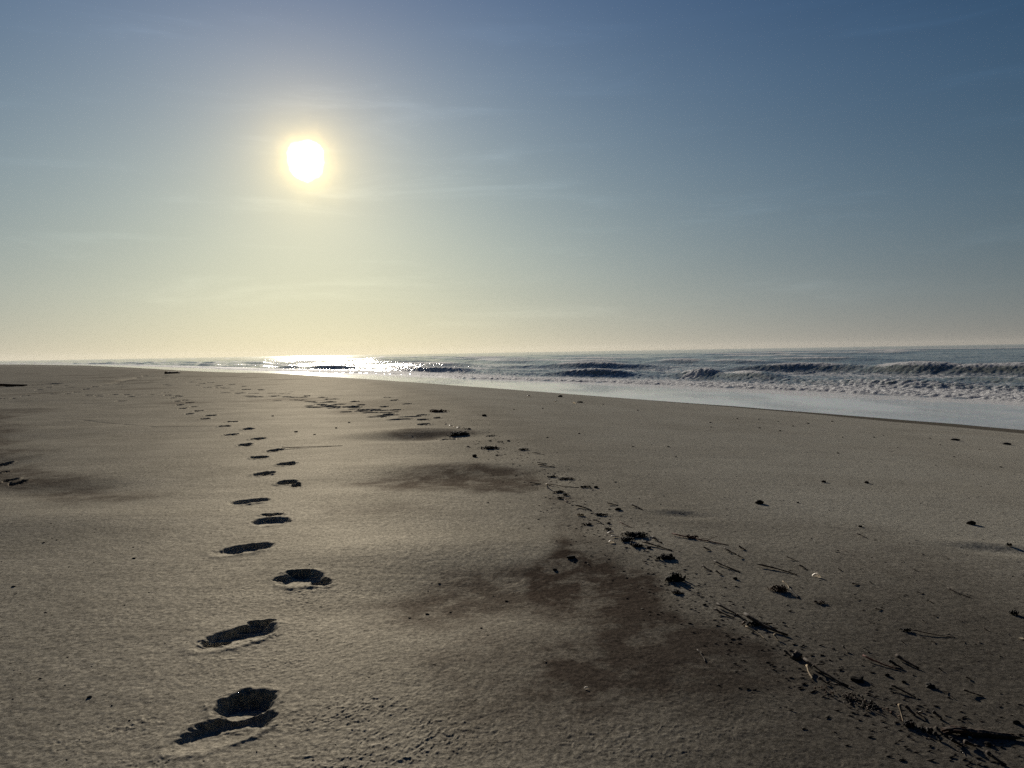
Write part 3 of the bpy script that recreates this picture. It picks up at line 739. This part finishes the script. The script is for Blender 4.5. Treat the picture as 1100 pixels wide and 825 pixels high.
tangle(563, 483.5, 13, .05, 24, 'black', 'dark weed clump with a pale chip, left of a thin stalk')
shell(559, 489, 3.5, 'pale chip under the weed clump left of the thin stalk')
stick((572, 487), (585, 489), .006, 'dark', 'thin dark stalk right of the weed clump with a pale chip')
stick((578, 500), (596, 502), .008, 'dark', 'thin dark stalk above the two side by side weed clumps')
stick((577, 498), (588, 498.5), .006, 'black', 'shorter black stalk just above the thin dark stalk')
stick((303, 483.5), (368, 479), .008, 'brown', 'long thin stalk lying beside the footprint trail', 'reed_stalk', 'reed', wob=.02)
# --- far driftwood
stick((-14, 416), (29, 414.8), .09, 'dark', 'long low dark log at the far left edge of the beach', 'driftwood_log', 'log', lift=.05, wob=.02, twigs=1)
stick((178, 401.6), (193, 400.9), .10, 'dark', 'small dark log on the skyline of the sand', 'driftwood_log', 'log', lift=.03, wob=.02)
# --- pebbles on the slope, singled out
lump(816, 541, 9, 'stone', 'dark stone in the middle of the slope, larger than the pebbles about it', 'stone', 'stone')
lump(885, 518, 5, 'stone', 'left of two like dark pebbles level with each other on the slope')
lump(931, 519, 5, 'stone', 'right of two like dark pebbles level with each other on the slope')
lump(1043, 563, 9, 'stone', 'dark domed stone near the right edge with a thin shadow', 'stone', 'stone')
tangle(1084, 586.5, 9, .03, 16, 'black', 'small black weed scrap in a ripple near the right edge')
lump(924, 566, 4.5, 'stone', 'small dark pebble between the middle stone and the domed stone')
stick((920, 575), (931, 578), .005, 'dark', 'thin dark twig under the pebble in the middle of the slope')
tangle(1088, 660, 10, .035, 18, 'black', 'black weed tuft near the right edge above the pale shell fragment')
stick((1018, 634), (1042, 642), .0045, 'dark', 'thin crooked stalk on the slope left of the black tuft near the right edge', wob=.08)
lump(1026, 473, 9, 'black', 'flat dark weed clod on the damp sand, left of the one by the edge', 'weed_clod', 'clod', flat=.3)
lump(1081, 477.5, 9, 'black', 'flat dark weed clod on the damp sand, nearest the right edge', 'weed_clod', 'clod', flat=.3)
lump(602, 426.5, 5, 'stone', 'round dark pebble highest on the slope near the water')
shell(568, 426.3, 5, 'white shell near the water left of the round dark pebble')
shell(617, 433.5, 4, 'white shell near the water right of the round dark pebble')
shell(597, 431.5, 4, 'white shell just below the round dark pebble near the water')
lump(623, 432.5, 6, 'black', 'dark weed clod beside the right white shell near the water', 'weed_clod', 'clod', flat=.35)
lump(520, 447, 5, 'stone', 'dark pebble alone above the weed scraps of the wrack line')
for (px, py) in [(552, 440), (583, 439), (648, 434.5), (685, 441), (763, 454), (792, 450), (815, 451), (836, 453), (816, 460), (764, 459), (838, 463), (852, 458), (964, 481), (1052, 483), (1025, 491), (1010, 478),
                 (905, 470), (868, 455), (894, 453), (949, 468), (999, 471), (939, 470), (622, 466), (588, 470), (680, 480), (700, 478), (718, 480), (712, 492), (726, 491), (661, 518), (665, 524), (713, 533), (900, 487), (857, 540), (1005, 500), (1075, 502)]:
    lump(px, py, rs.uniform(1.4, 3.0), 'stone' if rs.random() < .75 else 'grey', 'tiny dark pebble scattered high on the smooth slope towards the water', group='tiny pebbles on the smooth slope', flat=.45, dep=.6)
for (px, py) in [(900, 612), (934, 626), (915, 628), (968, 603), (980, 612), (985, 637), (996, 646), (965, 643), (940, 655), (1002, 662), (1055, 664), (990, 667), (1057, 676), (1048, 688), (1032, 690), (968, 690), (1008, 719), (1037, 729), (1021, 749), (1012, 744), (1000, 690), (918, 644), (904, 590), (1060, 700), (1036, 773), (906, 756)]:
    a = rs.uniform(3, 8); b_ = rs.uniform(-.1, .7)
    stick((px, py), (px + a, py + a * b_), rs.uniform(.0018, .004), 'dark', 'tiny dark twig chip strewn on the lower slope right of the ridge sticks', 'twig_chip', 'twig', 'tiny twig chips on the lower slope', lift=.006)
for (px, py) in [(47, 583), (74, 609), (15, 630), (17, 638), (144, 600), (143, 588), (61, 580), (139, 774), (70, 736), (43, 729), (14, 751), (120, 758), (49, 658), (134, 650)]:
    lump(px, py, rs.uniform(2, 4), 'stone', 'tiny dark crumb on the open sand left of the footprint trail', 'weed_crumb', 'crumb', 'tiny crumbs left of the footprints', flat=.35, dep=.6, rough=.35)
lump(96, 749, 4.5, 'grey', 'grey sandy crumb, largest one on the sand left of the nearest footprint', 'weed_crumb', 'crumb', flat=.5, rough=.3)
for (px, py) in [(440, 664), (484, 658), (544, 646), (472, 627), (517, 675), (459, 660), (361, 460), (338, 467), (375, 454), (318, 464), (293, 447), (503, 480)]:
    lump(px, py, rs.uniform(2.4, 4), 'stone', 'small dark crumb on bare sand between the footprint trail and the wrack line', 'weed_crumb', 'crumb', 'crumbs between the trail and the wrack line', flat=.4, dep=.6, rough=.3)
shell(630, 740, 5, 'white shell chip on the darkest brown sand, near the bottom')
shell(586, 711, 3, 'tiny white shell chip on the left part of the brown sand')

# ------------------------------------------------------------------ fine litter nobody could count: one object
bm = bmesh.new(); rn = random.Random(99)
LINE = [(470, 446), (500, 465), (530, 480), (570, 500), (600, 525), (630, 555), (660, 580), (700, 612), (740, 640), (790, 668), (840, 700), (880, 733), (930, 760), (980, 782), (1040, 806), (1090, 822)]
def litter(x, y, s):
    x = float(x); y = float(y); s = float(s)
    z = ground(x, y); a = rn.uniform(-.9, .4); p = Vector((x, y, z + s * .1)); d = Vector((math.cos(a), math.sin(a), rn.uniform(-.1, .25))) * s
    tube(bm, [p - d * .5, p, p + d * .5], [s * .06, s * .12, s * .05], 4)
for k in range(1000):
    i = rn.randrange(len(LINE) - 1); f = rn.random(); a, b = LINE[i], LINE[i + 1]
    px = a[0] + (b[0] - a[0]) * f; py = a[1] + (b[1] - a[1]) * f; x, y, _ = at(px, py)
    x += rn.gauss(0, .10 + .02 * y); y += rn.gauss(0, .12)
    litter(x, y, rn.uniform(.005, .02) * (1 + y / 20))
for k in range(700):
    px = rn.uniform(560, 1140); py = rn.uniform(455, 815)
    if py < 480 and rn.random() < .5: continue
    lim = np.interp(py, [440, 500, 560, 640, 700, 760, 820], [470, 570, 640, 745, 840, 930, 1060])
    if px < lim: continue
    x, y, _ = at(px, py); litter(x, y, rn.uniform(.004, .013) * (1 + y / 10))
for k in range(160):
    px = rn.uniform(-20, 560); py = rn.uniform(450, 820); x, y, _ = at(px, py); litter(x, y, rn.uniform(.003, .009) * (1 + y / 10))
lt = obj('wrack_litter', bm, M['dark'], (0, 0, 0)); lt['kind'] = 'stuff'; lt['label'] = 'fine dark litter of weed crumbs strewn along the wrack line and slope'; lt['category'] = 'litter'

# ------------------------------------------------------------------ salt haze hanging over the surf: a real thin volume
hm = bpy.data.materials.new('sea_haze'); hm.use_nodes = True; nt = hm.node_tree; nt.nodes.clear(); out = nt.nodes.new('ShaderNodeOutputMaterial')
vs = N(nt, 'ShaderNodeVolumeScatter'); vs.inputs['Color'].default_value = (1, .96, .88, 1); vs.inputs['Density'].default_value = .00003; vs.inputs['Anisotropy'].default_value = .35
L(nt, vs.outputs[0], out.inputs['Volume'])
bm = bmesh.new(); bmesh.ops.create_cube(bm, size=1)
for v in bm.verts: v.co = Vector((v.co.x * 9000, 3030 + v.co.y * 5940, 14 + v.co.z * 40))
hz_o = obj('sea_haze', bm, hm, (0, 0, 0), smooth=False); hz_o['kind'] = 'structure'

# ------------------------------------------------------------------ sun, sky, camera
sl = bpy.data.lights.new('sun', 'SUN'); sl.energy = 5.0; sl.angle = R(.55); sl.color = (1.0, .91, .78)
so = bpy.data.objects.new('sun', sl); COL.objects.link(so)
so.rotation_euler = Vector(-sun_dir).to_track_quat('-Z', 'Y').to_euler()

w = bpy.data.worlds.new('World'); sc.world = w; w.use_nodes = True; nt = w.node_tree
bg = nt.nodes['Background']; out = nt.nodes['World Output']
sky = N(nt, 'ShaderNodeTexSky', sky_type='NISHITA', sun_disc=False); sky.sun_elevation = SUN_EL; sky.sun_rotation = SUN_AZ
tc = N(nt, 'ShaderNodeTexCoord').outputs['Generated']
nrm = N(nt, 'ShaderNodeVectorMath', operation='NORMALIZE'); L(nt, tc, nrm.inputs[0]); V_ = nrm.outputs[0]
sep = N(nt, 'ShaderNodeSeparateXYZ'); L(nt, V_, sep.inputs[0])
el = math_(nt, 'ABSOLUTE', sep.outputs[2]); eld = math_(nt, 'MULTIPLY', math_(nt, 'ARCSINE', el), 180 / math.pi)
dt = N(nt, 'ShaderNodeVectorMath', operation='DOT_PRODUCT'); L(nt, V_, dt.inputs[0]); dt.inputs[1].default_value = tuple(sun_dir)
gam = math_(nt, 'MULTIPLY', math_(nt, 'ARCCOSINE', math_(nt, 'MINIMUM', dt.outputs['Value'], .9999999)), 180 / math.pi)
# thin high haze streaks: stretched noise in sky direction, denser lower down
sv = N(nt, 'ShaderNodeVectorMath', operation='MULTIPLY'); L(nt, V_, sv.inputs[0]); sv.inputs[1].default_value = (2.2, 2.2, 17)
hz = noise(nt, sv.outputs[0], 1.6, 6, .62, .5)
sv2 = N(nt, 'ShaderNodeVectorMath', operation='MULTIPLY'); L(nt, V_, sv2.inputs[0]); sv2.inputs[1].default_value = (1.2, 1.2, 4)
hz2 = noise(nt, sv2.outputs[0], 1.3, 3, .5, .2)
def expf(x, k):     # exp(-x/k)
    return math_(nt, 'POWER', math.e, math_(nt, 'MULTIPLY', x, -1.0 / k))
SKYFIT = None
#SKYFIT_BEGIN
SKY_TERMS = [('el', 3, (0.0545, 0.0, 0.0)), ('el', 8, (0.0428, 0.0749, 0.0)), ('gam', 2, (0.5993, 0.5071, 0.1605)), ('gam', 5, (0.2168, 0.0786, 0.0359)), ('gam', 30, (0.0, 0.0, 0.1823)), ('elgam', (8, 40), (0.3041, 0.0, 0.0)), ('elgam', (20, 18), (0.6777, 0.581, 0.0)), ('elgam', (60, 60), (0.0, 0.0, 0.1879)), ('elgam', (14, 25), (0.3589, 0.3398, 0.0)), ('elgam', (30, 50), (0.0, 0.2779, 0.3088))]
#SKYFIT_END
acc = None
for (kind, k, c) in SKY_TERMS:
    f = {'const': lambda: None, 'el': lambda: expf(eld, k), 'gam': lambda: expf(gam, k),
         'elgam': lambda: math_(nt, 'MULTIPLY', expf(eld, k[0]), expf(gam, k[1])) if isinstance(k, tuple) else None}[kind]()
    if f is None: term = N(nt, 'ShaderNodeRGB'); term.outputs[0].default_value = (*c, 1); term = term.outputs[0]
    else:
        vm = N(nt, 'ShaderNodeVectorMath', operation='SCALE'); vm.inputs[0].default_value = c; L(nt, f, vm.inputs['Scale']); term = vm.outputs[0]
    if acc is None: acc = term
    else:
        ad = N(nt, 'ShaderNodeVectorMath', operation='ADD'); L(nt, acc, ad.inputs[0]); L(nt, term, ad.inputs[1]); acc = ad.outputs[0]
dk = math_(nt, 'MULTIPLY', remap(nt, gam, 48, 105, 1.0, .75), remap(nt, eld, 30, 75, 1.0, .8))
vm = N(nt, 'ShaderNodeVectorMath', operation='SCALE'); L(nt, acc, vm.inputs[0]); L(nt, dk, vm.inputs['Scale']); acc = vm.outputs[0]
# streaks modulate the haze a little
mod = math_(nt, 'ADD', math_(nt, 'MULTIPLY_ADD', math_(nt, 'MULTIPLY', remap(nt, hz, .50, .80), remap(nt, hz2, .40, .62)), .16, .99), math_(nt, 'MULTIPLY', math_(nt, 'SUBTRACT', hz2, .5), .16))
vm = N(nt, 'ShaderNodeVectorMath', operation='SCALE'); L(nt, acc, vm.inputs[0]); L(nt, mod, vm.inputs['Scale']); acc = vm.outputs[0]
# the sun behind thin haze
gam2 = math_(nt, 'MULTIPLY', gam, math_(nt, 'MULTIPLY_ADD', noise(nt, V_, 30, 3, .6), .8, .6))
core = remap(nt, gam2, 1.0, 1.45, 5.0, 0.0)
ring = expf(math_(nt, 'MAXIMUM', math_(nt, 'SUBTRACT', gam2, 1.05), 0.), .55)
for f, c in ((core, (1, .98, .93)), (ring, (.95, .62, .18))):
    vm = N(nt, 'ShaderNodeVectorMath', operation='SCALE'); vm.inputs[0].default_value = c; L(nt, f, vm.inputs['Scale'])
    ad = N(nt, 'ShaderNodeVectorMath', operation='ADD'); L(nt, acc, ad.inputs[0]); L(nt, vm.outputs[0], ad.inputs[1]); acc = ad.outputs[0]
bg2 = N(nt, 'ShaderNodeBackground'); L(nt, acc, bg2.inputs[0]); bg2.inputs[1].default_value = .985
tint = mixc(nt, 1.0, sky.outputs[0], (.010, .0105, .011), 'MULTIPLY'); L(nt, tint, bg.inputs[0]); bg.inputs[1].default_value = .10
ash = N(nt, 'ShaderNodeAddShader'); L(nt, bg.outputs[0], ash.inputs[0]); L(nt, bg2.outputs[0], ash.inputs[1]); L(nt, ash.outputs[0], out.inputs[0])

cd = bpy.data.cameras.new('camera'); co = bpy.data.objects.new('camera', cd); COL.objects.link(co)
cd.sensor_width = 36; cd.lens = 36 * FPX / PW; cd.clip_start = .05; cd.clip_end = 60000
co.matrix_world = Matrix(((Rv[0], Uv[0], -F_[0], EYE[0]), (Rv[1], Uv[1], -F_[1], EYE[1]), (Rv[2], Uv[2], -F_[2], EYE[2]), (0, 0, 0, 1)))
sc.camera = co
sc.view_settings.view_transform = 'Standard'; sc.view_settings.look = 'None'; sc.view_settings.exposure = 0
sc.cycles.use_denoising = False; sc.cycles.sample_clamp_indirect = 3; sc.cycles.max_bounces = 5
